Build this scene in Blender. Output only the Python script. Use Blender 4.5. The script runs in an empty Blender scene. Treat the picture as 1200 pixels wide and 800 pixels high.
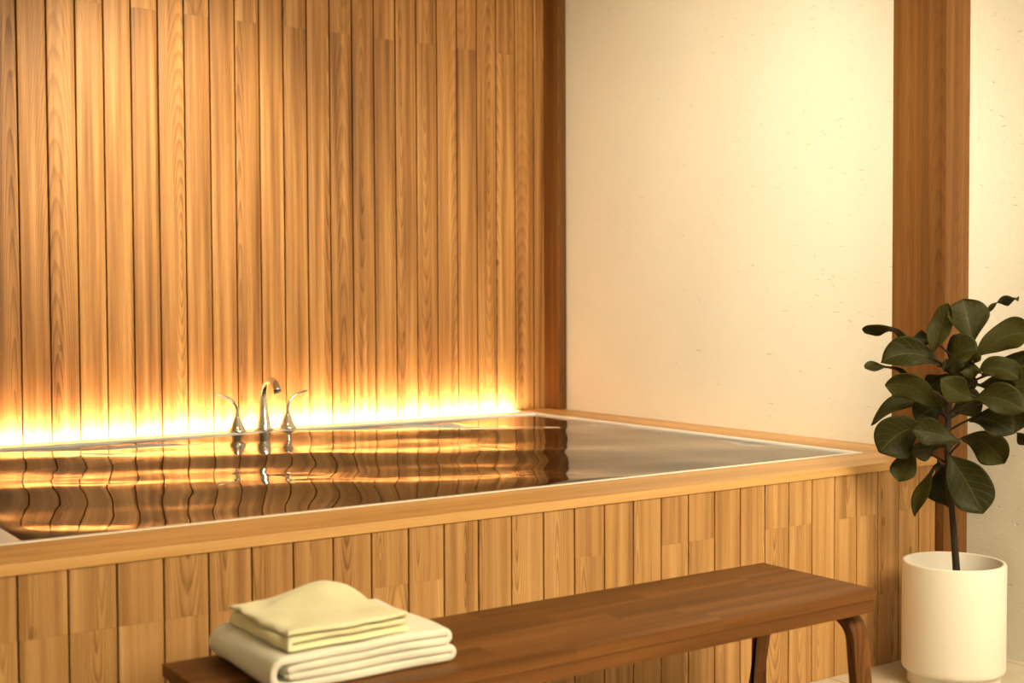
import bpy, bmesh, math, random
from mathutils import Vector, Matrix, noise

random.seed(7)
S = 0.1                                   # measurements below are in decimetres
C = bpy.context.scene.collection
sc = bpy.context.scene

# ------------------------------------------------------------------ helpers
def tag(o, label=None, cat=None, group=None, kind=None):
    if label: o['label'] = label
    if cat: o['category'] = cat
    if group: o['group'] = group
    if kind: o['kind'] = kind
    return o

def empty(name, loc, rz=0.0):
    o = bpy.data.objects.new(name, None)
    o.location = Vector(loc) * S
    o.rotation_euler.z = rz
    o.empty_display_size = 0.05
    C.objects.link(o)
    return o

def link(name, me, mat=None, parent=None):
    o = bpy.data.objects.new(name, me)
    C.objects.link(o)
    if mat is not None:
        me.materials.append(mat)
    if parent is not None:
        o.parent = parent
    return o

class MB:
    """Collects vertices (decimetres), faces, uvs (metres) and a per-board random number."""
    def __init__(s): s.v = []; s.f = []; s.uv = []; s.b = []; s.sm = []
    def add(s, pts, faces, uvs=None, bid=0.0, smooth=False):
        n = len(s.v)
        s.v += [tuple(Vector(p) * S) for p in pts]
        s.b += [bid] * len(pts)
        for k, f in enumerate(faces):
            s.f.append([i + n for i in f])
            s.sm.append(smooth)
            s.uv.append([uvs[i] for i in f] if uvs else [(0, 0)] * len(f))
    def build(s, name, mat=None, parent=None, origin=(0, 0, 0)):
        me = bpy.data.meshes.new(name)
        o0 = Vector(origin) * S
        me.from_pydata([tuple(Vector(p) - o0) for p in s.v], [], s.f)
        uv = me.uv_layers.new(name='uv')
        i = 0
        for fu in s.uv:
            for q in fu:
                uv.data[i].uv = q; i += 1
        a = me.attributes.new('bid', 'FLOAT', 'POINT')
        a.data.foreach_set('value', s.b)
        me.polygons.foreach_set('use_smooth', s.sm)
        me.update()
        o = link(name, me, mat, parent)
        if parent is None:
            o.location = o0
        return o

def board(mb, o, U, V, N, w, h, t, bev=0.03, crown=0.0, nu=8, smooth=True, bid=None, u0=0.0):
    """A board with rounded long edges; o = back lower corner, U width, V length, N outward."""
    o, U, V, N = Vector(o), Vector(U), Vector(V), Vector(N)
    bid = random.random() * 50 if bid is None else bid
    prof = [(0, 0), (0, t - bev)]
    for k in range(1, 4):
        a = math.pi / 2 * k / 3
        prof.append((bev - bev * math.cos(a), t - bev + bev * math.sin(a)))
    for k in range(1, nu):
        s = k / nu
        prof.append((bev + (w - 2 * bev) * s, t + crown * (1 - (2 * s - 1) ** 2)))
    for k in range(0, 3):
        a = math.pi / 2 * (1 - k / 3)
        prof.append((w - bev + bev * math.cos(a), t - bev + bev * math.sin(a)))
    prof += [(w, t - bev), (w, 0)]
    n = len(prof)
    pts, uvs = [], []
    for vv in (0, h):
        for (a, c) in prof:
            pts.append(o + U * a + V * vv + N * c)
            uvs.append(((a + u0 + 0.3 * max(0, t - bev - c)) * S, vv * S))
    flip = U.cross(V).dot(N) < 0
    faces = []
    for i in range(n - 1):
        f = [i, i + n, i + n + 1, i + 1]
        faces.append(f if not flip else f[::-1])
    faces.append([n - 1, 2 * n - 1, n, 0] if not flip else [0, n, 2 * n - 1, n - 1])
    mb.add(pts, faces, uvs, bid, smooth)
    c0 = list(range(n)); c1 = list(range(n, 2 * n))
    # end caps get their own vertices so that shading stays crisp
    mb.add(pts[:n], [c0 if not flip else c0[::-1]], uvs[:n], bid, False)
    mb.add(pts[n:], [c0[::-1] if not flip else c0], uvs[n:], bid, False)

def box(mb, a, b, bid=0.0, grain='z'):
    (x0, y0, z0), (x1, y1, z1) = a, b
    def quad(p, q, r, s_, uvs):
        mb.add([p, q, r, s_], [[0, 1, 2, 3]], uvs, bid, False)
    def uvof(pts, ax):
        out = []
        for p in pts:
            L = {'x': p[0], 'y': p[1], 'z': p[2]}
            v = L.pop(grain)
            rest = [L[k] for k in 'xyz' if k in L and k != ax]
            u = rest[0] if rest else v
            out.append((u * S, v * S))
        return out
    P = lambda x, y, z: (x, y, z)
    fs = [('x', [P(x0, y1, z0), P(x0, y0, z0), P(x0, y0, z1), P(x0, y1, z1)]),
          ('x', [P(x1, y0, z0), P(x1, y1, z0), P(x1, y1, z1), P(x1, y0, z1)]),
          ('y', [P(x0, y0, z0), P(x1, y0, z0), P(x1, y0, z1), P(x0, y0, z1)]),
          ('y', [P(x1, y1, z0), P(x0, y1, z0), P(x0, y1, z1), P(x1, y1, z1)]),
          ('z', [P(x0, y0, z1), P(x1, y0, z1), P(x1, y1, z1), P(x0, y1, z1)]),
          ('z', [P(x0, y1, z0), P(x1, y1, z0), P(x1, y0, z0), P(x0, y0, z0)])]
    for ax, pts in fs:
        quad(*pts, uvof(pts, ax))

def bevel(o, w, seg=3):
    bm = bmesh.new(); bm.from_mesh(o.data)
    bmesh.ops.remove_doubles(bm, verts=bm.verts, dist=1e-5)
    bm.to_mesh(o.data); bm.free()
    m = o.modifiers.new('edge', 'BEVEL'); m.width = w; m.segments = seg; m.limit_method = 'ANGLE'
    m.harden_normals = True
    for p in o.data.polygons: p.use_smooth = True
    return o

def tube(mb, pts, radii, n=16, cap=True, squash=None, bid=0.0):
    """A swept round tube through pts (decimetres). squash = per-point (a, b) scale of the section."""
    pts = [Vector(p) for p in pts]
    rings, uvs = [], []
    T0 = (pts[1] - pts[0]).normalized()
    ref = Vector((0, 0, 1)) if abs(T0.z) < 0.9 else Vector((1, 0, 0))
    A = (ref - T0 * ref.dot(T0)).normalized()
    for i, p in enumerate(pts):
        T = (pts[min(i + 1, len(pts) - 1)] - pts[max(i - 1, 0)]).normalized()
        A = (A - T * A.dot(T)).normalized()
        B = T.cross(A)
        sa, sb = squash[i] if squash else (1, 1)
        for k in range(n):
            a = 2 * math.pi * k / n
            rings.append(p + (A * math.cos(a) * sa + B * math.sin(a) * sb) * radii[i])
            uvs.append((k / n * 0.1, i * 0.05))
    faces = []
    for i in range(len(pts) - 1):
        for k in range(n):
            k2 = (k + 1) % n
            faces.append([i * n + k, i * n + k2, (i + 1) * n + k2, (i + 1) * n + k])
    if cap:
        faces.append(list(range(n))[::-1])
        m = (len(pts) - 1) * n
        faces.append([m + k for k in range(n)])
    mb.add(rings, faces, uvs, bid, True)

def lathe(mb, prof, c=(0, 0, 0), n=64):
    pts, faces, uvs = [], [], []
    for i, (r, z) in enumerate(prof):
        for k in range(n):
            a = 2 * math.pi * k / n
            pts.append((c[0] + r * math.cos(a), c[1] + r * math.sin(a), c[2] + z))
            uvs.append((k / n, i * 0.1))
    for i in range(len(prof) - 1):
        for k in range(n):
            k2 = (k + 1) % n
            faces.append([i * n + k, i * n + k2, (i + 1) * n + k2, (i + 1) * n + k])
    mb.add(pts, faces, uvs, 0, True)

def spline(P, n):
    """Catmull-Rom through P, n samples per span."""
    P = [Vector(p) for p in P]
    Q = [P[0] * 2 - P[1]] + P + [P[-1] * 2 - P[-2]]
    out = []
    for i in range(1, len(Q) - 2):
        for k in range(n):
            t = k / n
            a, b, c, d = Q[i - 1], Q[i], Q[i + 1], Q[i + 2]
            out.append(0.5 * ((2 * b) + (c - a) * t + (2 * a - 5 * b + 4 * c - d) * t * t + (3 * b - a - 3 * c + d) * t ** 3))
    out.append(P[-1])
    return out

def lerp_list(L, m):
    out = []
    for i in range(m):
        t = i / (m - 1) * (len(L) - 1); k = min(int(t), len(L) - 2); f = t - k
        out.append(L[k] * (1 - f) + L[k + 1] * f)
    return out

# ------------------------------------------------------------------ materials
class NT:
    def __init__(s, name):
        s.m = bpy.data.materials.new(name); s.m.use_nodes = True
        s.t = s.m.node_tree; s.t.nodes.clear()
        s.out = s.n('ShaderNodeOutputMaterial')
        s.p = s.n('ShaderNodeBsdfPrincipled')
        s.t.links.new(s.p.outputs[0], s.out.inputs[0])
    def n(s, typ, **kw):
        x = s.t.nodes.new(typ)
        for k, v in kw.items(): setattr(x, k, v)
        return x
    def l(s, a, b): s.t.links.new(a, b)
    def math(s, op, a, b=None, c=None):
        x = s.n('ShaderNodeMath', operation=op)
        for i, q in enumerate((a, b, c)):
            if q is None: continue
            if isinstance(q, (int, float)): x.inputs[i].default_value = q
            else: s.l(q, x.inputs[i])
        return x.outputs[0]
    def vec(s, x, y, z):
        v = s.n('ShaderNodeCombineXYZ')
        for i, q in enumerate((x, y, z)):
            if isinstance(q, (int, float)): v.inputs[i].default_value = q
            else: s.l(q, v.inputs[i])
        return v.outputs[0]
    def noise(s, vec, scale, detail=2.0, rough=0.5):
        x = s.n('ShaderNodeTexNoise')
        x.inputs['Scale'].default_value = scale; x.inputs['Detail'].default_value = detail
        x.inputs['Roughness'].default_value = rough
        s.l(vec, x.inputs['Vector'])
        return x.outputs['Fac']
    def ramp(s, fac, stops, interp='LINEAR'):
        x = s.n('ShaderNodeValToRGB'); e = x.color_ramp.elements
        x.color_ramp.interpolation = interp
        while len(e) < len(stops): e.new(0.5)
        for el, (p, c) in zip(e, stops):
            el.position = p; el.color = (c, c, c, 1) if isinstance(c, (int, float)) else (*c, 1)
        s.l(fac, x.inputs[0])
        return x.outputs[0]
    def bump(s, h, strength, dist=0.001):
        b = s.n('ShaderNodeBump'); b.inputs['Strength'].default_value = strength
        b.inputs['Distance'].default_value = dist
        s.l(h, b.inputs['Height']); s.l(b.outputs[0], s.p.inputs['Normal'])
    def set(s, **kw):
        for k, v in kw.items(): s.p.inputs[k.replace('_', ' ')].default_value = v
        return s

def wood(name, light, mid, dark, ring=0.006, ring_amt=0.30, broad_amt=0.55, tint=0.28, rough=0.45, knots=True, width=0.1, span=1.6, spec=0.35):
    N = NT(name); N.set(Roughness=rough, Specular_IOR_Level=spec)
    uv = N.n('ShaderNodeUVMap', uv_map='uv')
    sp = N.n('ShaderNodeSeparateXYZ'); N.l(uv.outputs[0], sp.inputs[0])
    u, v = sp.outputs[0], sp.outputs[1]
    at = N.n('ShaderNodeAttribute', attribute_name='bid'); bid = at.outputs['Fac']
    def rnd(off):
        w = N.n('ShaderNodeTexWhiteNoise', noise_dimensions='1D')
        N.l(N.math('ADD', bid, off), w.inputs['W'])
        q = N.n('ShaderNodeSeparateColor'); N.l(w.outputs['Color'], q.inputs[0])
        return q.outputs
    r1, r2, r3 = rnd(0.0); r4, r5, r6 = rnd(7.7)
    cu = N.math('ADD', N.math('MULTIPLY', N.math('SUBTRACT', r1, 0.5), width * 1.9), width * 0.5)
    warp = N.noise(N.vec(N.math('MULTIPLY', u, 9), N.math('MULTIPLY', v, 1.6), N.math('MULTIPLY', bid, 3.1)), 1.0, 2)
    du = N.math('ADD', N.math('SUBTRACT', u, cu), N.math('MULTIPLY', N.math('SUBTRACT', warp, 0.5), width * 0.25))
    dv = N.math('MULTIPLY', N.math('SUBTRACT', v, N.math('MULTIPLY', r2, span)), N.math('MULTIPLY_ADD', r3, 0.06, 0.025))
    r = N.math('SQRT', N.math('ADD', N.math('MULTIPLY', du, du), N.math('MULTIPLY', dv, dv)))
    n2 = N.noise(N.vec(N.math('MULTIPLY', u, 90), N.math('MULTIPLY', v, 14), bid), 1.0, 3)
    r = N.math('ADD', r, N.math('MULTIPLY', n2, 0.0035))
    ringv = N.ramp(N.math('FRACT', N.math('DIVIDE', r, ring)), [(0, 0.0), (0.45, 0.15), (0.8, 0.95), (0.9, 0.85), (1.0, 0.0)])
    fall = N.math('SUBTRACT', 1.15, N.math('MULTIPLY', r, 5.0 * 0.1 / width))      # rings fade away from the heart
    fall = N.math('MAXIMUM', fall, 0.15)
    broad = N.noise(N.vec(N.math('MULTIPLY', u, 42 * 0.1 / width), N.math('MULTIPLY', v, 0.9), N.math('MULTIPLY', bid, 5.3)), 1.0, 2.5)
    fib = N.noise(N.vec(N.math('MULTIPLY', u, 520), N.math('MULTIPLY', v, 9), bid), 1.0, 2)
    t = N.math('MULTIPLY', N.math('MULTIPLY', ringv, ring_amt), fall)
    t = N.math('ADD', t, N.math('MULTIPLY', N.math('MULTIPLY_ADD', broad, 2.2, -0.6), broad_amt))
    t = N.math('ADD', t, N.math('MULTIPLY', N.math('SUBTRACT', fib, 0.5), 0.30))
    t = N.math('ADD', t, N.math('MULTIPLY', N.math('SUBTRACT', r4, 0.5), tint))
    if knots:
        ku = N.math('SUBTRACT', N.math('SUBTRACT', u, cu), 0.006)
        kz = N.math('SUBTRACT', v, N.math('MULTIPLY', r5, span))
        kd = N.math('SQRT', N.math('ADD', N.math('POWER', N.math('DIVIDE', ku, 0.010), 2.0), N.math('POWER', N.math('DIVIDE', kz, 0.016), 2.0)))
        kn = N.math('MULTIPLY', N.ramp(kd, [(0.0, 1.0), (0.35, 0.45), (0.6, 0.75), (1.0, 0.0)]), N.math('GREATER_THAN', r6, 0.55))
        t = N.math('ADD', t, N.math('MULTIPLY', kn, 0.5))
    col = N.ramp(N.math('MULTIPLY_ADD', t, 0.8, 0.1), [(0.0, light), (0.45, mid), (1.0, dark)])
    N.l(col, N.p.inputs['Base Color'])
    N.bump(N.math('ADD', N.math('MULTIPLY', fib, 0.5), N.math('MULTIPLY', ringv, 0.5)), 0.25, 0.0006)
    return N.m

M = {}
M['cedar'] = wood('cedar wall boards', (0.70, 0.400, 0.150), (0.45, 0.220, 0.068), (0.165, 0.064, 0.016), span=2.6, broad_amt=0.88, ring_amt=0.42)
M['cedar_panel'] = wood('cedar panel boards', (0.66, 0.405, 0.175), (0.475, 0.258, 0.092), (0.195, 0.085, 0.026), ring=0.005, ring_amt=0.5, span=0.62, broad_amt=0.7)
M['cedar_rim'] = wood('cedar rim boards', (0.76, 0.48, 0.20), (0.60, 0.335, 0.118), (0.33, 0.15, 0.045), ring=0.009, ring_amt=0.45, broad_amt=0.75, rough=0.4, knots=False, width=0.24, span=4.0)
M['post'] = wood('stained post wood', (0.235, 0.110, 0.032), (0.155, 0.067, 0.018), (0.075, 0.028, 0.007), ring_amt=0.4, broad_amt=0.7, knots=False, span=2.5, rough=0.55, spec=0.2)
M['walnut'] = wood('dark bench wood', (0.25, 0.105, 0.030), (0.145, 0.057, 0.0135), (0.045, 0.015, 0.0038), ring=0.008, ring_amt=0.45, broad_amt=0.75, tint=0.3, rough=0.45, knots=False, width=0.2, span=1.5, spec=0.12)

N = NT('dark gap behind boards'); N.set(Base_Color=(0.045, 0.018, 0.007, 1), Roughness=0.8); M['gap'] = N.m

def plaster():
    N = NT('warm white plaster'); N.set(Roughness=0.85, Specular_IOR_Level=0.2)
    g = N.n('ShaderNodeNewGeometry')
    a = N.noise(g.outputs['Position'], 55, 4, 0.6)
    b = N.noise(g.outputs['Position'], 260, 2, 0.6)
    sx = N.n('ShaderNodeMapping'); sx.inputs['Scale'].default_value = (1, 14, 42)
    N.l(g.outputs['Position'], sx.inputs['Vector'])
    pits = N.ramp(N.noise(sx.outputs[0], 1.6, 3, 0.55), [(0.0, 0), (0.26, 0.0), (0.34, 1.0), (1, 1)])
    big = N.noise(g.outputs['Position'], 2.2, 3)
    N.l(N.ramp(big, [(0.3, (0.77, 0.765, 0.705)), (0.7, (0.81, 0.805, 0.745))]), N.p.inputs['Base Color'])
    h = N.math('ADD', N.math('ADD', N.math('MULTIPLY', a, 0.6), N.math('MULTIPLY', b, 0.25)), N.math('MULTIPLY', pits, 1.2))
    N.bump(h, 0.6, 0.0040)
    return N.m
M['plaster'] = plaster()

def tiles():
    N = NT('pale stone floor tile'); N.set(Roughness=0.35)
    g = N.n('ShaderNodeNewGeometry'); s = N.n('ShaderNodeSeparateXYZ'); N.l(g.outputs['Position'], s.inputs[0])
    def line(c, off):
        f = N.math('FRACT', N.math('DIVIDE', N.math('ADD', c, off), 0.60))
        return N.math('LESS_THAN', N.math('MINIMUM', f, N.math('SUBTRACT', 1.0, f)), 0.0035)
    gr = N.math('MAXIMUM', line(s.outputs[0], 100.11), line(s.outputs[1], 100.20))
    nn = N.noise(g.outputs['Position'], 4, 5, 0.6)
    base = N.ramp(nn, [(0.3, (0.54, 0.48, 0.38)), (0.7, (0.68, 0.62, 0.52))])
    mx = N.n('ShaderNodeMix', data_type='RGBA')
    N.l(gr, mx.inputs[0]); N.l(base, mx.inputs[6]); mx.inputs[7].default_value = (0.24, 0.19, 0.13, 1)
    N.l(mx.outputs[2], N.p.inputs['Base Color'])
    return N.m
M['tile'] = tiles()

N = NT('white tub acrylic'); N.set(Base_Color=(0.90, 0.89, 0.87, 1), Roughness=0.04); M['acrylic'] = N.m
N = NT('darkened basin'); N.set(Base_Color=(0.17, 0.115, 0.08, 1), Roughness=0.6); M['basin'] = N.m  # basin colour darkened so the water above it looks dim
N = NT('polished nickel'); N.set(Base_Color=(0.80, 0.77, 0.73, 1), Metallic=1.0, Roughness=0.12); M['nickel'] = N.m
N = NT('clear bath water'); N.set(Base_Color=(1, 1, 1, 1), Roughness=0.0, IOR=1.45, Transmission_Weight=1.0); M['water'] = N.m

def ceramic():
    N = NT('matt cream ceramic'); N.set(Roughness=0.42, Base_Color=(0.80, 0.77, 0.70, 1))
    g = N.n('ShaderNodeNewGeometry')
    N.bump(N.noise(g.outputs['Position'], 60, 2), 0.06, 0.001)
    return N.m
M['ceramic'] = ceramic()

def terry(name, a, b):
    N = NT(name); N.set(Roughness=0.95, Specular_IOR_Level=0.1, Sheen_Weight=0.35, Sheen_Roughness=0.5)
    g = N.n('ShaderNodeTexCoord')
    f = N.noise(g.outputs['Object'], 420, 2, 0.7)
    c = N.noise(g.outputs['Object'], 20, 3)
    N.l(N.ramp(c, [(0.3, a), (0.7, b)]), N.p.inputs['Base Color'])
    N.bump(f, 0.5, 0.002)
    return N.m
M['towel_cream'] = terry('cream terry', (0.82, 0.81, 0.69), (0.87, 0.86, 0.75))
M['towel_lemon'] = terry('lemon terry', (0.82, 0.79, 0.50), (0.86, 0.83, 0.56))

def leaf_mat():
    N = NT('leathery leaf'); N.set(Roughness=0.48, Specular_IOR_Level=0.16)
    uv = N.n('ShaderNodeUVMap', uv_map='uv'); s = N.n('ShaderNodeSeparateXYZ'); N.l(uv.outputs[0], s.inputs[0])
    at = N.n('ShaderNodeAttribute', attribute_name='bid')
    au = N.math('ABSOLUTE', s.outputs[0])
    rib = N.math('LESS_THAN', au, 0.035)
    lat = N.math('FRACT', N.math('SUBTRACT', N.math('MULTIPLY', s.outputs[1], 8.0), N.math('MULTIPLY', au, 2.2)))
    vein = N.ramp(lat, [(0.0, 1.0), (0.07, 0.0), (0.93, 0.0), (1.0, 1.0)])
    k = N.math('MAXIMUM', N.math('MULTIPLY', vein, 0.75), N.math('MULTIPLY', rib, 0.9))
    nn = N.noise(uv.outputs[0], 7, 3)
    w = N.n('ShaderNodeTexWhiteNoise', noise_dimensions='1D'); N.l(at.outputs['Fac'], w.inputs['W'])
    tt = N.math('ADD', N.math('MULTIPLY', nn, 0.5), N.math('MULTIPLY', w.outputs['Value'], 0.5))
    base = N.ramp(tt, [(0.2, (0.012, 0.013, 0.0015)), (0.8, (0.038, 0.037, 0.005))])
    mx = N.n('ShaderNodeMix', data_type='RGBA')
    N.l(k, mx.inputs[0]); N.l(base, mx.inputs[6]); mx.inputs[7].default_value = (0.055, 0.052, 0.012, 1)
    N.l(mx.outputs[2], N.p.inputs['Base Color'])
    N.bump(N.math('SUBTRACT', nn, N.math('MULTIPLY', k, 0.8)), 0.5, 0.002)
    return N.m
M['leaf'] = leaf_mat()
N = NT('brown plant stem'); N.set(Base_Color=(0.028, 0.016, 0.008, 1), Roughness=0.8); M['stem'] = N.m
def soil():
    N = NT('dark potting soil'); N.set(Roughness=1.0)
    g = N.n('ShaderNodeNewGeometry'); f = N.noise(g.outputs['Position'], 120, 4)
    N.l(N.ramp(f, [(0.3, (0.02, 0.012, 0.007)), (0.7, (0.07, 0.045, 0.028))]), N.p.inputs['Base Color'])
    N.bump(f, 1.0, 0.006)
    return N.m
M['soil'] = soil()

def emit(name, col, e):
    N = NT(name)
    N.set(Base_Color=(0.9, 0.85, 0.7, 1), Emission_Color=(*col, 1), Emission_Strength=e)
    return N.m
M['led'] = emit('glowing warm diffuser', (1.0, 0.80, 0.55), 390.0)

# ------------------------------------------------------------------ measurements (decimetres)
D = 22.88        # back wall face
H = 6.168        # underside of rim
HR = 6.42        # top of rim
XW = 1.222       # plaster wall face
WB = 1.0628      # wall board pitch
XI, YI = -1.06, 2.12         # inner corner of the wooden rim (right, front)
XL = -28.5                   # inner left edge of the rim
YB = 20.9                    # back edge of the water opening
WATER = HR - 0.065
XLW = -31.5                  # left wall
CEIL = 29.0
YF = -45.0
XFAR = -60.0

# ------------------------------------------------------------------ setting
mb = MB(); box(mb, (XFAR, YF, -1), (XW + 0.01, D + 0.6, 0))
tag(mb.build('floor', M['tile']), 'pale beige stone tile floor', 'floor', kind='structure')
mb = MB(); box(mb, (XFAR, YF, CEIL), (XW + 1.5, D + 1.5, CEIL + 1))
tag(mb.build('ceiling', M['plaster']), 'plain plaster ceiling above the bath', 'ceiling', kind='structure')
mb = MB(); box(mb, (XW, YF, -1), (XW + 1.5, D + 1.5, CEIL))
tag(mb.build('wall_right', M['plaster']), 'rough cream plaster wall along the right of the bath', 'wall', kind='structure')
mb = MB(); box(mb, (XFAR - 1.5, YF, -1), (XFAR, D + 1.5, CEIL))
tag(mb.build('wall_left', M['plaster']), 'plain plaster wall left of the room', 'wall', kind='structure')
mb = MB(); box(mb, (XFAR, YF - 1.5, -1), (XW + 1.5, YF, CEIL))
tag(mb.build('wall_front', M['plaster']), 'plain plaster wall opposite the bath', 'wall', kind='structure')

# back wall: vertical cedar boards over a dark batten wall
wb = tag(empty('wall_back', (0, D, 0)), 'wall of vertical golden cedar boards behind the bath', 'wall', kind='structure')
mb = MB(); box(mb, (XFAR, 0.14, 0), (XW, 1.4, CEIL))
mb.build('wall_backing', M['gap'], wb)
mb = MB()
j = 0
x = 0.1747 + WB
while x > XFAR + 2:
    w = WB - 0.05
    x0 = x - WB + 0.025
    w_ = min(w, XW - x0)
    zj = 22.98 if j % 2 == 0 else random.uniform(25.5, 27.5)
    zl = 2.0
    board(mb, (x0, 0.14, zl), (1, 0, 0), (0, 0, 1), (0, -1, 0), w_, zj - zl, 0.13, 0.035, 0.012, smooth=True, bid=random.random() * 50)
    board(mb, (x0, 0.14, zj + 0.006), (1, 0, 0), (0, 0, 1), (0, -1, 0), w_, CEIL - zj, 0.13, 0.035, 0.012, smooth=True, bid=random.random() * 50)
    x -= WB; j += 1
mb.build('wall_boards', M['cedar'], wb)

# posts
def post(name, a, b, label):
    mb = MB(); box(mb, a, b, bid=random.random() * 50)
    o = mb.build(name, M['post'], None, origin=((a[0] + b[0]) / 2, (a[1] + b[1]) / 2, a[2]))
    bevel(o, 0.002, 2)
    return tag(o, label, 'post', kind='structure')
post('trim_1', (0.72, 21.74, HR + 0.002), (XW - 0.002, D - 0.02, CEIL), 'dark wooden corner post where cedar and plaster walls meet')
post('trim_2', (0.0, -0.3136, 0.0), (XW - 0.002, 1.82, CEIL), 'tall brown wooden post on the plaster wall behind the plant')
post('trim_3', (-25.8, 22.0, HR + 0.002), (-24.4, D - 0.02, CEIL), 'unseen dark wooden post added at the left for its reflection in the water')  # out of view, added to give the water a dark reflection at the left

# ------------------------------------------------------------------ bath
tub = tag(empty('soaking_tub', (-14, 11, 0)), 'large built-in soaking bath boxed in with golden wood boards', 'bathtub')
def part(mb, name, mat, parent, root):
    o = mb.build(name, mat, None)
    o.parent = parent
    o.location = -Vector(root) * S
    return o
TO = (-14, 11, 0)
mb = MB()
nb = 0
xs = -0.8429 + 1.0                       # right end of last full board, boards are 1 dm wide
x = 0.0
edges = [0.0] + [-0.8429 - k for k in range(0, 33)]
for k in range(len(edges) - 1):
    x1, x0 = edges[k], edges[k + 1]
    g = 0.018
    zj = 4.83 if random.random() < 0.78 else random.uniform(2.0, 3.4)
    ww = x1 - x0 - 2 * g
    board(mb, (x0 + g, 0.12, 0.0), (1, 0, 0), (0, 0, 1), (0, -1, 0), ww, zj, 0.12, 0.022, 0.004, nu=6)
    board(mb, (x0 + g, 0.12, zj + 0.004), (1, 0, 0), (0, 0, 1), (0, -1, 0), ww, H - zj - 0.012, 0.12, 0.022, 0.004, nu=6)
fp = part(mb, 'front_panel', M['cedar_panel'], tub, TO)
mb = MB(); box(mb, (-33, 0.10, 0), (-0.005, 0.5, H - 0.02))
bk = part(mb, 'panel_backing', M['gap'], tub, TO)
# wooden rim: front, right, left, back rails
mb = MB()
RT = HR - H
def rail(a, b, grain):
    box(mb, a, b, bid=random.random() * 50, grain=grain)
yo = -0.05
rail((-33, yo, H), (-0.004, YI, HR), 'x')
rim_objs = [part(mb, 'rim_rail', M['cedar_rim'], tub, TO)]
mb = MB(); rail((XI, YI + 0.004, H), (XW - 0.004, D - 0.02, HR), 'y')
rim_objs.append(part(mb, 'rim_rail', M['cedar_rim'], tub, TO))
mb = MB(); rail((-33, 21.95, H), (XI - 0.004, 22.15, HR), 'x')
rim_objs.append(part(mb, 'rim_rail', M['cedar_rim'], tub, TO))
mb = MB(); rail((-33, YI + 0.004, H), (-30.2, 21.946, HR), 'y')
rim_objs.append(part(mb, 'rim_rail', M['cedar_rim'], tub, TO))
for o in rim_objs: bevel(o, 0.0022, 3)

# white liner: flat flange at the left and back, narrow lip at the front and right, then the basin wall
lip = 0.16
mb = MB()
zl = HR + 0.02
def ring_quads(mb, rects_outer, rects_inner, z0, z1):
    pass
ox0, ox1, oy0, oy1 = -30.2, XI, YI, 21.945
ix0, ix1, iy0, iy1 = XL + 0.3, XI - lip, YI + lip, YB
def rounded(x0, x1, y0, y1, r, n=6):
    P = []
    for (cx, cy, a0) in ((x1 - r, y0 + r, -90), (x1 - r, y1 - r, 0), (x0 + r, y1 - r, 90), (x0 + r, y0 + r, 180)):
        for k in range(n + 1):
            a = math.radians(a0 + 90 * k / n)
            P.append((cx + r * math.cos(a), cy + r * math.sin(a)))
    return P
loops = [(rounded(ox0, ox1, oy0, oy1, 0.01), zl - 0.12), (rounded(ox0, ox1, oy0, oy1, 0.01), zl),
         (rounded(ix0 - 0.01, ix1 + 0.01, iy0 - 0.01, iy1 + 0.01, 0.05), zl), (rounded(ix0, ix1, iy0, iy1, 0.06), zl - 0.02),
         (rounded(ix0, ix1, iy0, iy1, 0.06), WATER - 0.06)]
def skin(loops):
    pts, faces = [], []
    n = len(loops[0][0])
    for L, z in loops: pts += [(a, b, z) for a, b in L]
    for i in range(len(loops) - 1):
        for k in range(n):
            k2 = (k + 1) % n
            faces.append([i * n + k, i * n + k2, (i + 1) * n + k2, (i + 1) * n + k])
    return pts, faces, n
pts, faces, n = skin(loops)
mb.add(pts, faces)
liner = part(mb, 'liner', M['acrylic'], tub, TO)
tag(liner, 'white acrylic bath liner')
mb = MB()
pts, faces, n = skin([(rounded(ix0, ix1, iy0, iy1, 0.06), WATER - 0.06), (rounded(ix0 + 0.2, ix1 - 0.2, iy0 + 0.2, iy1 - 0.2, 0.2), 1.2),
                      (rounded(ix0 + 0.6, ix1 - 0.6, iy0 + 0.6, iy1 - 0.6, 0.4), 0.8)])
faces.append([2 * n + k for k in range(n)])
mb.add(pts, faces)
part(mb, 'basin', M['basin'], tub, TO)

# water: a real rippled surface
def ripple(x, y):
    h = 0.0
    for (kx, ky, a, ph) in WAVES:
        h += a * math.sin(kx * x + ky * y + ph)
    h *= 0.95 + 0.5 * noise.noise(Vector((x * 0.10, y * 0.13, 3.0)))
    h += 0.010 * noise.noise(Vector((x * 0.16, y * 0.55, 9.0)))
    h += 0.0022 * noise.noise(Vector((x * 0.7, y * 1.7, 1.0)))
    return h
WAVES = []
for lam, slope, th, s0 in ((7.3, 0.060, 58, -3.0), (3.6, 0.030, 63, -13.1), (5.0, 0.026, 22, 1.0), (2.4, 0.016, 78, 0.4), (2.9, 0.012, 5, 0.0), (1.5, 0.008, 60, 0.3)):
    k = 2 * math.pi / lam; th = math.radians(th)
    WAVES.append((k * math.cos(th), k * math.sin(th), slope / k, math.pi - k * s0))
mb = MB()
nx, ny = 300, 220
pts, faces = [], []
for jy in range(ny + 1):
    for ix in range(nx + 1):
        xx = ix0 + (ix1 - ix0) * ix / nx; yy = iy0 + (iy1 - iy0) * jy / ny
        e = min(1, (ix1 - xx) / 0.6, (yy - iy0) / 0.3, (iy1 - yy) / 0.6, (xx - ix0) / 0.6)
        calm = 0.35 + 0.65 * min(1, max(0, (-xx - 2.0) / 7.0))
        pts.append((xx, yy, WATER + ripple(xx, yy) * max(e, 0.0) * calm))
for jy in range(ny):
    for ix in range(nx):
        a = jy * (nx + 1) + ix
        faces.append([a, a + 1, a + nx + 2, a + nx + 1])
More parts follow.
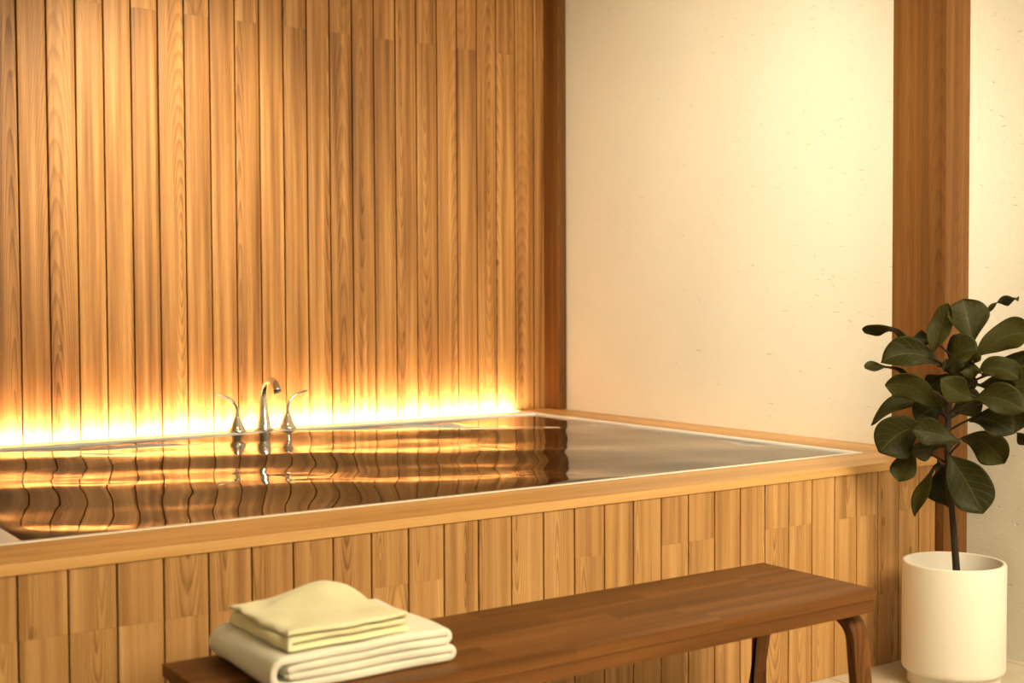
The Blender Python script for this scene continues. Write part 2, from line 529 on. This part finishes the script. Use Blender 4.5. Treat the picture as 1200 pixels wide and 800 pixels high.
mb.add(pts, faces, None, 0, True)
tag(mb.build('bath_water', M['water'], None, origin=(-14, 11, WATER)), 'rippled bath water reflecting the cedar wall, filled to the rim', 'water', kind='stuff')

# glowing strip in the slot between the back rail and the wall, turned towards the wall
mb = MB()
for k in range(106):
    box(mb, (-33 + 0.3 * k, 22.21, HR - 0.22), (-33 + 0.3 * (k + 1), 22.25, HR - 0.08))
led = mb.build('light_strip', M['led'], None, origin=(-17, 22.23, HR - 0.22))
tag(led, 'warm glowing light strip along the foot of the cedar wall', 'light')
mb = MB()
box(mb, (-33, 22.165, HR - 0.27), (-1.15, 22.208, HR - 0.03))
box(mb, (-33, 22.165, HR - 0.27), (-1.15, 22.28, HR - 0.222))
box(mb, (-33, 22.165, HR - 0.078), (-1.15, 22.26, HR - 0.03))
hs = mb.build('housing', M['acrylic'], led, origin=(0, 0, 0)); hs.location = -led.location
mb = MB(); box(mb, (-33, 22.16, HR - 0.42), (XI, D - 0.02, HR - 0.275), grain='x')
part(mb, 'back_ledge', M['cedar_rim'], tub, TO)

# ------------------------------------------------------------------ tap set
FX, FY, FZ = -14.35, 21.20, HR + 0.022
tap = tag(empty('bath_tap', (FX, FY, FZ)), 'polished nickel three-piece bath tap on the back edge of the tub', 'tap')
sp = spline([(0, 0, 0), (0, 0, 0.10), (0, 0, 0.45), (0.0, 0.02, 0.95), (0, 0.0, 1.45), (0, -0.22, 1.83), (0, -0.62, 2.02), (0, -1.05, 1.95), (0, -1.36, 1.62)], 6)
mb = MB(); tube(mb, sp, lerp_list([0.36, 0.31, 0.235, 0.17, 0.125, 0.115, 0.125, 0.15, 0.17], len(sp)), n=24)
mb.build('spout', M['nickel'], tap)
mb = MB(); lathe(mb, [(0.0, 0.0), (0.40, 0.0), (0.41, 0.03), (0.37, 0.06), (0.30, 0.075), (0.0, 0.08)], n=32)
mb.build('base_ring', M['nickel'], tap)
for sgn, dx in ((-1, -1.12), (1, 1.04)):
    mb = MB()
    lathe(mb, [(0.0, 0.0), (0.36, 0.0), (0.37, 0.035), (0.31, 0.10), (0.24, 0.25), (0.17, 0.42), (0.115, 0.55), (0.10, 0.62), (0.0, 0.64)], n=28)
    h = mb.build('handle', M['nickel'], tap); h.location = Vector((dx, 0, 0)) * S
    L = spline([(0, 0, 0.60), (0.0, 0, 0.85), (sgn * 0.10, 0, 1.10), (sgn * 0.32, 0, 1.32), (sgn * 0.62, 0, 1.43), (sgn * 0.90, 0, 1.50)], 5)
    mb = MB(); tube(mb, L, lerp_list([0.10, 0.085, 0.075, 0.065, 0.06, 0.035], len(L)), n=16)
    mb.build('lever', M['nickel'], h)

# ------------------------------------------------------------------ bench
BX0, BX1, BY0, BY1, BZ = -26.62, -10.05, -5.92, -2.08, 4.5
BO = ((BX0 + BX1) / 2, (BY0 + BY1) / 2, 0)
bench = tag(empty('bench', BO), 'long low dark brown wooden bench in front of the bath', 'bench')
def bpart(mb, name, mat=M['walnut']):
    o = mb.build(name, mat, None); o.parent = bench; o.location = -Vector(BO) * S
    return o
mb = MB()
ns = 6; sw = (BY1 - BY0) / ns
for i in range(ns):
    x = BX0; first = True
    while x < BX1 - 0.01:
        ln = random.uniform(3.2, 6.0) if not first else random.uniform(1.5, 5)
        first = False
        if BX1 - (x + ln) < 1.4: ln = BX1 - x
        box(mb, (x, BY0 + sw * i, BZ - 0.25), (x + ln, BY0 + sw * (i + 1), BZ), bid=random.random() * 50, grain='x')
        x += ln
seat = bpart(mb, 'seat')
mb = MB()
i_ = 0.10
box(mb, (BX0 + i_, BY0 + 0.025, BZ - 0.57), (BX1 - i_, BY0 + i_ + 0.25, BZ - 0.25), bid=11.3, grain='x')
box(mb, (BX0 + i_, BY1 - i_ - 0.25, BZ - 0.57), (BX1 - i_, BY1 - i_, BZ - 0.25), bid=14.3, grain='x')
box(mb, (BX0 + i_, BY0 + i_ + 0.25, BZ - 0.57), (BX0 + i_ + 0.25, BY1 - i_ - 0.25, BZ - 0.25), bid=21.3, grain='y')
box(mb, (BX1 - i_ - 0.25, BY0 + i_ + 0.25, BZ - 0.57), (BX1 - i_, BY1 - i_ - 0.25, BZ - 0.25), bid=5.3, grain='y')
bpart(mb, 'apron')
def leg(xc, front):
    """One half of a bent-plywood frame: flat under the apron, then curving down and splaying."""
    mb = MB()
    ym = (BY0 + BY1) / 2
    s = -1 if front else 1
    ye = BY0 + 0.22 if front else BY1 - 0.22
    w, t = 0.56, 0.26
    zt = BZ - 0.57
    R_ = 0.62
    path = [(ym, zt - t / 2)]
    path.append((ye - s * (R_ + 0.10), zt - t / 2))
    for k in range(1, 9):
        a = math.pi / 2 * k / 8 * 0.96
        path.append((ye - s * (R_ + 0.10) + s * R_ * math.sin(a), zt - t / 2 - R_ * (1 - math.cos(a))))
    yl, zl_ = path[-1]
    path.append((yl + s * 0.34, 0.0))
    pts, faces, uvs = [], [], []
    dist = 0
    for i, (y, z) in enumerate(path):
        a = path[max(i - 1, 0)]; b = path[min(i + 1, len(path) - 1)]
        d = Vector((b[0] - a[0], b[1] - a[1])).normalized()
        if i == len(path) - 1: nrm = Vector((1, 0)) * (-s)
        else: nrm = Vector((-d.y, d.x))
        if i: dist += math.hypot(y - path[i - 1][0], z - path[i - 1][1])
        for (xx, o_) in ((-w / 2, -t / 2), (w / 2, -t / 2), (w / 2, t / 2), (-w / 2, t / 2)):
            q = Vector((y, z)) + nrm * o_
            pts.append((xc + xx, q.x, max(q.y, 0.0) if i < len(path) - 1 else 0.0))
            uvs.append(((xx + o_) * S, dist * S))
    for i in range(len(path) - 1):
        for k in range(4):
            k2 = (k + 1) % 4
            faces.append([i * 4 + k, i * 4 + k2, (i + 1) * 4 + k2, (i + 1) * 4 + k])
    faces += [[0, 1, 2, 3], [len(pts) - 4 + k for k in (3, 2, 1, 0)]]
    mb.add(pts, faces, uvs, random.random() * 50, False)
    o = bpart(mb, 'leg')
    bm = bmesh.new(); bm.from_mesh(o.data); bmesh.ops.recalc_face_normals(bm, faces=bm.faces); bm.to_mesh(o.data); bm.free()
    m = o.modifiers.new('edge', 'BEVEL'); m.width = 0.0025; m.segments = 2; m.limit_method = 'ANGLE'
    return o
for xc in (BX1 - 0.32, BX0 + 0.32):
    leg(xc, True); leg(xc, False)

# ------------------------------------------------------------------ towels
def fold_profile(path, t):
    """Closed outline of a thick sheet following path (list of (x, z))."""
    n = len(path)
    Lf, Rt = [], []
    for i in range(n):
        a = Vector(path[max(i - 1, 0)]); b = Vector(path[min(i + 1, n - 1)])
        d = (b - a).normalized(); nr = Vector((-d.y, d.x))
        p = Vector(path[i])
        Lf.append(p + nr * t / 2); Rt.append(p - nr * t / 2)
    def capf(i, sgn):
        a = Vector(path[i]); d = (Vector(path[i]) - Vector(path[i - 1 if sgn > 0 else i + 1])).normalized()
        nr = Vector((-d.y, d.x)) * t / 2
        return [a + nr * math.cos(q) + d * t / 2 * math.sin(q) for q in (math.pi * k / 5 for k in range(1, 5))]
    return Lf + capf(n - 1, 1) + Rt[::-1] + capf(0, -1)

def arc(cx, cz, r, a0, a1, n=8, sx=1.0):
    return [(cx + sx * r * math.cos(math.radians(a0 + (a1 - a0) * k / n)), cz + r * math.sin(math.radians(a0 + (a1 - a0) * k / n))) for k in range(n + 1)]

def seg(x0, z0, x1, z1, n=10):
    return [(x0 + (x1 - x0) * k / n, z0 + (z1 - z0) * k / n) for k in range(1, n)]

def towel(name, path, t, y0, y1, warp, mat, loc, rz, label):
    prof = fold_profile(path, t)
    n = len(prof)
    ny = 34
    cx = sum(p.x for p in prof) / n
    pts, faces = [], []
    ctr = [Vector(p) for p in path]
    rows = [(y0, 0.55), (y0 + 0.018, 0.86), (y0 + 0.06, 1.0)] + [(y0 + 0.06 + (y1 - y0 - 0.12) * k / ny, 1.0) for k in range(1, ny)] + [(y1 - 0.06, 1.0), (y1 - 0.018, 0.86), (y1, 0.55)]
    # thickness is eased at both ends so the terry edge is rounded
    nL = len(path)
    for (y, e) in rows:
        pr = fold_profile(path, t * e)
        for p in pr:
            q = Vector((p.x, y, p.y))
            pts.append(q + warp(q))
    for i in range(len(rows) - 1):
        for k in range(n):
            k2 = (k + 1) % n
            faces.append([i * n + k, (i + 1) * n + k, (i + 1) * n + k2, i * n + k2])
    # end caps as a strip across the sheet thickness (left side k <-> mirrored right side)
    def capstrip(base, flip):
        nl = nL; out = []
        c = 4
        for i in range(nl - 1):
            a, b = base + i, base + i + 1
            d, e_ = base + nl + c + (nl - 1 - i), base + nl + c + (nl - 2 - i)
            f = [a, b, e_, d]
            out.append(f[::-1] if flip else f)
        endc = [base + nl - 1] + [base + nl + k for k in range(c)] + [base + nl + c]
        out.append(endc[::-1] if flip else endc)
        stc = [base + nl + c + nl - 1] + [base + 2 * nl + c + k for k in range(c)] + [base]
        out.append(stc[::-1] if flip else stc)
        return out
    faces += capstrip(0, False) + capstrip((len(rows) - 1) * n, True)
    mb = MB(); mb.add(pts, faces, None, 0, True)
    o = mb.build(name, mat, None)
    bm = bmesh.new(); bm.from_mesh(o.data); bmesh.ops.recalc_face_normals(bm, faces=bm.faces); bm.to_mesh(o.data); bm.free()
    o.location = Vector(loc) * S; o.rotation_euler.z = rz
    m = o.modifiers.new('soft', 'SUBSURF'); m.levels = 1; m.render_levels = 1
    return tag(o, label, 'towel')

# big towel: two doubled layers wrapped together, big fold at the left end, rolled folds at the right end
t1 = 0.158
W1 = 3.75
z1, z2, z3, z4 = 0.080, 0.245, 0.415, 0.585
rb = (z4 - z1) / 2
p1 = [(0.34, z3 - 0.03), (0.50, z3)] + seg(0.50, z3, W1 - 0.10, z3, 16) + arc(W1 - 0.10, (z3 + z4) / 2, (z4 - z3) / 2, -90, 90, 8, 1.3) \
     + seg(W1 - 0.10, z4, rb, z4, 18) + arc(rb, (z1 + z4) / 2, rb, 90, 270, 12) + seg(rb, z1, W1 - 0.02, z1, 18) \
     + arc(W1 - 0.02, (z1 + z2) / 2, (z2 - z1) / 2, -90, 90, 8, 1.4) + seg(W1 - 0.02, z2, 0.50, z2, 16) + [(0.50, z2), (0.36, z2 + 0.02)]
def warp1(q):
    k = max(0.0, q.z) / 0.66
    n_ = noise.noise(Vector((q.x * 0.55, q.y * 0.5, 4.0))) * 0.05 * k
    n2 = noise.noise(Vector((q.x * 1.3, q.y * 1.1, q.z * 2 + 8.0)))
    return Vector((noise.noise(Vector((q.z * 2.5, q.y * 0.7, 2.0))) * 0.07, 0.05 * noise.noise(Vector((q.x * 0.9, 1.0, q.z * 2.2))), n_ + 0.02 * n2 * k))
towel('folded_towel', p1, t1, 0, 3.05, warp1, M['towel_cream'], (-25.66, -5.25, BZ + 0.012), 0.0, 'thick cream bath towel folded on the left end of the bench')
# small towel: zigzag fold, loose soft corners
t2 = 0.098
W2 = 2.5
a1, a2, a3 = 0.055, 0.185, 0.325
p2 = [(W2 - 0.05, a1)] + seg(W2 - 0.05, a1, 0.0, a1, 16) + arc(0.0, (a1 + a2) / 2, (a2 - a1) / 2, 270, 90, 8, 1.2) \
     + seg(0.0, a2, W2 - 0.10, a2, 16) + arc(W2 - 0.10, (a2 + a3) / 2, (a3 - a2) / 2, -90, 90, 8, 1.2) + seg(W2 - 0.10, a3, 0.06, a3, 16) + [(0.06, a3), (0.0, a3 - 0.005), (-0.06, a3 - 0.025)]
def warp2(q):
    k = max(0.0, q.z) / 0.36
    hump = 0.22 * math.exp(-(((q.x - 1.95) / 0.7) ** 2 + ((q.y - 2.3) / 0.7) ** 2)) * k
    n_ = noise.noise(Vector((q.x * 0.9, q.y * 0.8, 14.0))) * 0.075 * k
    sag = -0.05 * k * max(0, 0.5 - q.x)
    left = max(0.0, 1 - q.x / 0.9)
    front = math.exp(-(q.y / 0.7) ** 2)
    dx = noise.noise(Vector((q.z * 4, q.y * 1.3, 5.0))) * 0.16 + 0.24 * k * left * (0.6 + 0.8 * noise.noise(Vector((q.y * 1.4, 7.0, 1.0))))
    dy = 0.10 * noise.noise(Vector((q.x * 1.1, 3.0, q.z * 4))) + 0.22 * k * left * front
    dz = hump + n_ + sag + 0.03 * k + 0.05 * k * noise.noise(Vector((q.x * 2.1, q.y * 1.6, 2.0)))
    return Vector((dx, dy, dz))
towel('folded_towel', p2, t2, 0, 2.8, warp2, M['towel_lemon'], (-25.30, -5.22, BZ + 0.012 + 0.70), 0.03, 'small pale yellow towel folded on top of the thick cream towel')

# ------------------------------------------------------------------ potted fig
PX, PY = -2.39, -2.48
AZ = 0.933                                   # horizontal direction from which the plant is described
plant = tag(empty('potted_fiddle_leaf_fig', (PX, PY, 0)), 'dark green fiddle leaf fig in a cream cylinder pot by the post', 'potted plant')
mb = MB()
PR, Z0, Z1 = 1.50, 0.42, 3.70
prof = [(0.0, 0.0), (1.30, 0.0), (1.34, 0.03), (1.34, Z0 - 0.0)]
prof += [(PR - 0.10, Z0), (PR - 0.03, Z0 + 0.03), (PR, Z0 + 0.10), (PR, Z0 + 0.2), (PR, Z1 - 0.06), (PR - 0.02, Z1 - 0.015), (PR - 0.06, Z1), (PR - 0.11, Z1 - 0.01), (PR - 0.13, Z1 - 0.05), (PR - 0.14, 2.4), (0, 2.4)]
lathe(mb, prof, n=96)
pot = mb.build('pot', M['ceramic'], plant)
m = pot.modifiers.new('edge', 'EDGE_SPLIT'); m.split_angle = math.radians(50)
mb = MB()
lathe(mb, [(0.0, 2.62), (0.5, 2.60), (1.0, 2.57), (PR - 0.145, 2.55)], n=48)
mb.build('soil', M['soil'], plant)

RIGHT = Vector((math.cos(AZ), -math.sin(AZ), 0)); FWD = Vector((math.sin(AZ), math.cos(AZ), 0)); UP = Vector((0, 0, 1))
def loc3(h, v, d):
    """h, v on the plant's face plane (survey grid of 40 per dm-ish), d dm towards the viewer's side."""
    return RIGHT * ((h - 1118) / 41.4) + UP * (3.70 + (657 - v) / 39.1) - FWD * d
mb = MB()
trunk = [loc3(1123, 705, 0), loc3(1121, 667, 0), loc3(1118, 630, 0), loc3(1114, 580, 0.02), loc3(1110, 535, 0), loc3(1110, 490, -0.05), loc3(1114, 450, 0), loc3(1122, 410, 0), loc3(1128, 380, 0)]
tp = spline(trunk, 6)
tube(mb, tp, lerp_list([0.115, 0.11, 0.10, 0.09, 0.10, 0.10, 0.09, 0.07, 0.04], len(tp)), n=12)
def trunk_at(z):
    return min(tp, key=lambda p: abs(p.z - z))

leaves = MB()
def leaf(b, t, w, roll=0.0, arch=0.0, db=0.1, dt=0.4, fold=0.25, wave=0.11, wide=0.62, pet=True):
    B = loc3(*b, db); T = loc3(*t, dt)
    ax = T - B; L = ax.length
    a = ax.normalized()
    # face normal starts towards the viewer's side, then rolls about the leaf axis
    n0 = (-FWD - a * (-FWD).dot(a)).normalized()
    n0 = Matrix.Rotation(math.radians(roll), 3, a) @ n0
    side0 = a.cross(n0).normalized()
    mid = (B + T) / 2 + UP * (arch / 39.1)
    nv, nu = 14, 8
    half = (w / 40.0) / 2 * 1.28
    seed = random.random() * 100
    pts, uvs, faces = [], [], []
    for i in range(nv + 1):
        s = i / nv
        p = B * (1 - s) ** 2 + (mid * 2 - (B + T) / 2) * (2 * s * (1 - s)) + T * s * s
        dp = ((mid * 2 - (B + T) / 2 - B) * (2 * (1 - s)) + (T - (mid * 2 - (B + T) / 2)) * (2 * s)).normalized()
        side = (side0 - dp * side0.dot(dp)).normalized()
        nrm = side.cross(dp)
        if nrm.dot(n0) < 0: nrm = -nrm
        # obovate outline: narrow near the stalk, broad towards a blunt tip
        x_ = s ** (math.log(0.5) / math.log(wide))
        ww = half * (math.sin(math.pi * x_) ** 0.62) * (0.80 + 0.20 * s) if 0 < s < 1 else (0.03 if s == 0 else 0.015)
        ww *= 1 + 0.07 * math.sin(9 * s + seed)
        for k in range(nu + 1):
            c = 2 * k / nu - 1
            wv = wave * math.sin(7.5 * s + seed + (2.0 if c > 0 else 0)) * c * c
            q = p + side * ww * c + nrm * (ww * fold * (abs(c) ** 1.4) + wv - 0.012 * math.cos(s * 48) * (abs(c) > 0.1) * min(ww, 0.5))
            pts.append(q); uvs.append((c, s))
    for i in range(nv):
        for k in range(nu):
            o = i * (nu + 1) + k
            faces.append([o, o + 1, o + nu + 2, o + nu + 1])
    leaves.add(pts, faces, uvs, seed, True)
    if pet:
        tr = trunk_at(B.z - 0.10 - 0.45 * math.hypot(B.x - trunk_at(B.z).x, B.y - trunk_at(B.z).y))
        if (tr - B).length < 1.9:
            pp = spline([tr, (tr + B) / 2 + UP * 0.03, B, B + a * L * 0.12], 4)
            tube(mb, pp, lerp_list([0.035, 0.03, 0.028, 0.02], len(pp)), n=8)

# upper crown
leaf((1139, 402), (1126, 349), 44, 18, 0, 0.15, -0.10, fold=0.35, wide=0.68)
leaf((1091, 416), (1110, 354), 26, -30, 2, 0.20, 0.10, wide=0.6)
leaf((1066, 406), (1006, 388), 25, -62, 15, -0.3, -0.6)
leaf((1092, 398), (1066, 396), 17, 12, 0, -0.7, -0.9)
leaf((1152, 364), (1192, 348), 18, 78, 6, -0.4, -0.6)
leaf((1142, 416), (1204, 388), 34, -20, 9, 0.3, 0.4)
leaf((1109, 428), (1143, 408), 29, -38, 8, 0.7, 1.0, fold=0.5)
leaf((1105, 428), (1029, 424), 32, 26, 13, 0.1, 0.1, fold=0.3)
leaf((1060, 441), (1009, 432), 16, 68, 6, -0.3, -0.2)
leaf((1103, 480), (1036, 449), 31, -14, 13, 0.4, 0.9, fold=0.2)
leaf((1141, 462), (1101, 440), 27, 10, -4, 0.7, 1.15, fold=0.3)
leaf((1137, 420), (1138, 441), 17, 25, 0, 0.9, 1.1)
leaf((1144, 434), (1191, 440), 27, -24, 9, 0.5, 0.7, fold=0.35)
leaf((1142, 448), (1188, 446), 26, 30, -1, 0.2, 0.3)
leaf((1182, 428), (1214, 419), 16, 55, 3, -0.2, -0.1)
leaf((1138, 464), (1197, 476), 32, -18, 8, 0.7, 1.0, fold=0.3)
leaf((1110, 416), (1126, 392), 22, 20, 0, -0.3, -0.5)
leaf((1112, 440), (1086, 456), 26, -25, 3, -0.4, -0.6)
leaf((1112, 440), (1140, 458), 28, 20, 3, -0.4, -0.6)
leaf((1124, 432), (1142, 404), 26, -15, 3, 0.2, 0.3)
leaf((1118, 440), (1110, 418), 24, 20, 3, 0.3, 0.5)
# middle tier
leaf((1086, 476), (1017, 500), 20, 44, 14, -0.2, -0.1, wave=0.08)
leaf((1105, 474), (1072, 492), 30, 8, 4, -0.1, 0.2)
leaf((1108, 486), (1098, 462), 28, -20, 3, -0.5, -0.7)
leaf((1116, 484), (1150, 468), 32, 15, 3, -0.5, -0.7)
leaf((1134, 490), (1187, 503), 30, -22, 7, 0.2, 0.4, fold=0.25)
leaf((1160, 478), (1204, 492), 28, 22, 2, -0.2, 0.0)
leaf((1184, 498), (1206, 520), 12, 60, 0, -0.3, -0.4)
leaf((1150, 470), (1226, 450), 36, -30, 9, 0.1, 0.2)
leaf((1150, 440), (1232, 424), 34, 28, 9, -0.4, -0.6)
leaf((1078, 500), (1030, 528), 48, -12, 9, 0.5, 0.9, fold=0.25)
leaf((1124, 514), (1068, 500), 27, 16, 3, 0.8, 1.1, fold=0.25)
leaf((1108, 519), (1067, 527), 21, -35, 1, 0.5, 0.8)
leaf((1070, 524), (1053, 564), 27, 22, 3, 0.2, 0.4, fold=0.2)
leaf((1126, 513), (1177, 541), 37, 20, 10, -0.2, -0.3, fold=0.2)
# lowest leaves
leaf((1109, 529), (1151, 595), 46, -8, 5, 0.35, 0.75, fold=0.2, wide=0.66)
leaf((1106, 545), (1110, 596), 40, 24, 2, -0.2, -0.35, fold=0.25, wide=0.6)
leaf((1102, 544), (1072, 605), 17, 52, 13, 0.1, 0.3)
mb.build('stem', M['stem'], plant)
fo = leaves.build('foliage', M['leaf'], plant)
sm = fo.modifiers.new('soft', 'SUBSURF'); sm.levels = 1; sm.render_levels = 1
so = fo.modifiers.new('thick', 'SOLIDIFY'); so.thickness = 0.0012; so.offset = 0

# ------------------------------------------------------------------ light
WARM = (1.0, 0.82, 0.54)
def area(name, loc, target, size, energy, col=WARM, spread=180, shape='DISK'):
    d = bpy.data.lights.new(name, 'AREA'); d.shape = shape; d.size = size; d.energy = energy; d.color = col
    d.spread = math.radians(spread)
    o = bpy.data.objects.new(name, d); C.objects.link(o)
    o.location = Vector(loc) * S
    o.rotation_euler = (Vector(target) - Vector(loc)).to_track_quat('-Z', 'Y').to_euler()
    return o
def spot(name, loc, target, angle, blend, energy, radius=0.05, col=WARM):
    d = bpy.data.lights.new(name, 'SPOT'); d.spot_size = math.radians(angle); d.spot_blend = blend; d.energy = energy
    d.color = col; d.shadow_soft_size = radius
    o = bpy.data.objects.new(name, d); C.objects.link(o)
    o.location = Vector(loc) * S
    o.rotation_euler = (Vector(target) - Vector(loc)).to_track_quat('-Z', 'Y').to_euler()
    return o
# downlights that wash the cedar and the plaster, and a broad soft ceiling light in front of the bath
spot('downlight_cedar', (-19.5, 5.0, 28.5), (-17.6, D, 17.0), 47, 1.0, 430, 0.15)
spot('downlight_plaster', (-20.0, -6.0, 23.0), (XW, 11.5, 13.2), 72, 1.0, 345, 0.2)
area('ceiling_light', (-8.5, -26.0, 28.3), (-9.0, -3.0, 3.0), 2.2, 262)

w = bpy.data.worlds.new('room_air'); sc.world = w; w.use_nodes = True
w.node_tree.nodes['Background'].inputs[0].default_value = (1.0, 0.82, 0.55, 1)
w.node_tree.nodes['Background'].inputs[1].default_value = 0.05

# ------------------------------------------------------------------ camera
cd = bpy.data.cameras.new('camera'); cam = bpy.data.objects.new('camera', cd); C.objects.link(cam)
cd.sensor_width = 36.0; cd.lens = 45.0; cd.clip_start = 0.05
yaw, pitch, roll = 0.6008, -0.0337, -0.0045
f = Vector((math.sin(yaw) * math.cos(pitch), math.cos(yaw) * math.cos(pitch), math.sin(pitch)))
r = Vector((math.cos(yaw), -math.sin(yaw), 0)); u = r.cross(f)
c_, s_ = math.cos(roll), math.sin(roll)
r2 = r * c_ + u * s_; u2 = -r * s_ + u * c_
mw = Matrix((r2, u2, -f)).transposed().to_4x4()
mw.translation = Vector((-35.04, -26.603, 11.664)) * S
cam.matrix_world = mw
cd.dof.use_dof = True; cd.dof.focus_distance = 4.0; cd.dof.aperture_fstop = 3.0
sc.camera = cam

vs = sc.view_settings
vs.view_transform = 'Standard'; vs.look = 'None'; vs.gamma = 1.0; vs.exposure = 0.0; vs.use_curve_mapping = False
sc.cycles.use_denoising = True
sc.cycles.max_bounces = 10; sc.cycles.diffuse_bounces = 4; sc.cycles.glossy_bounces = 5; sc.cycles.transmission_bounces = 8
sc.cycles.caustics_reflective = False; sc.cycles.caustics_refractive = False
sc.cycles.sample_clamp_indirect = 20.0
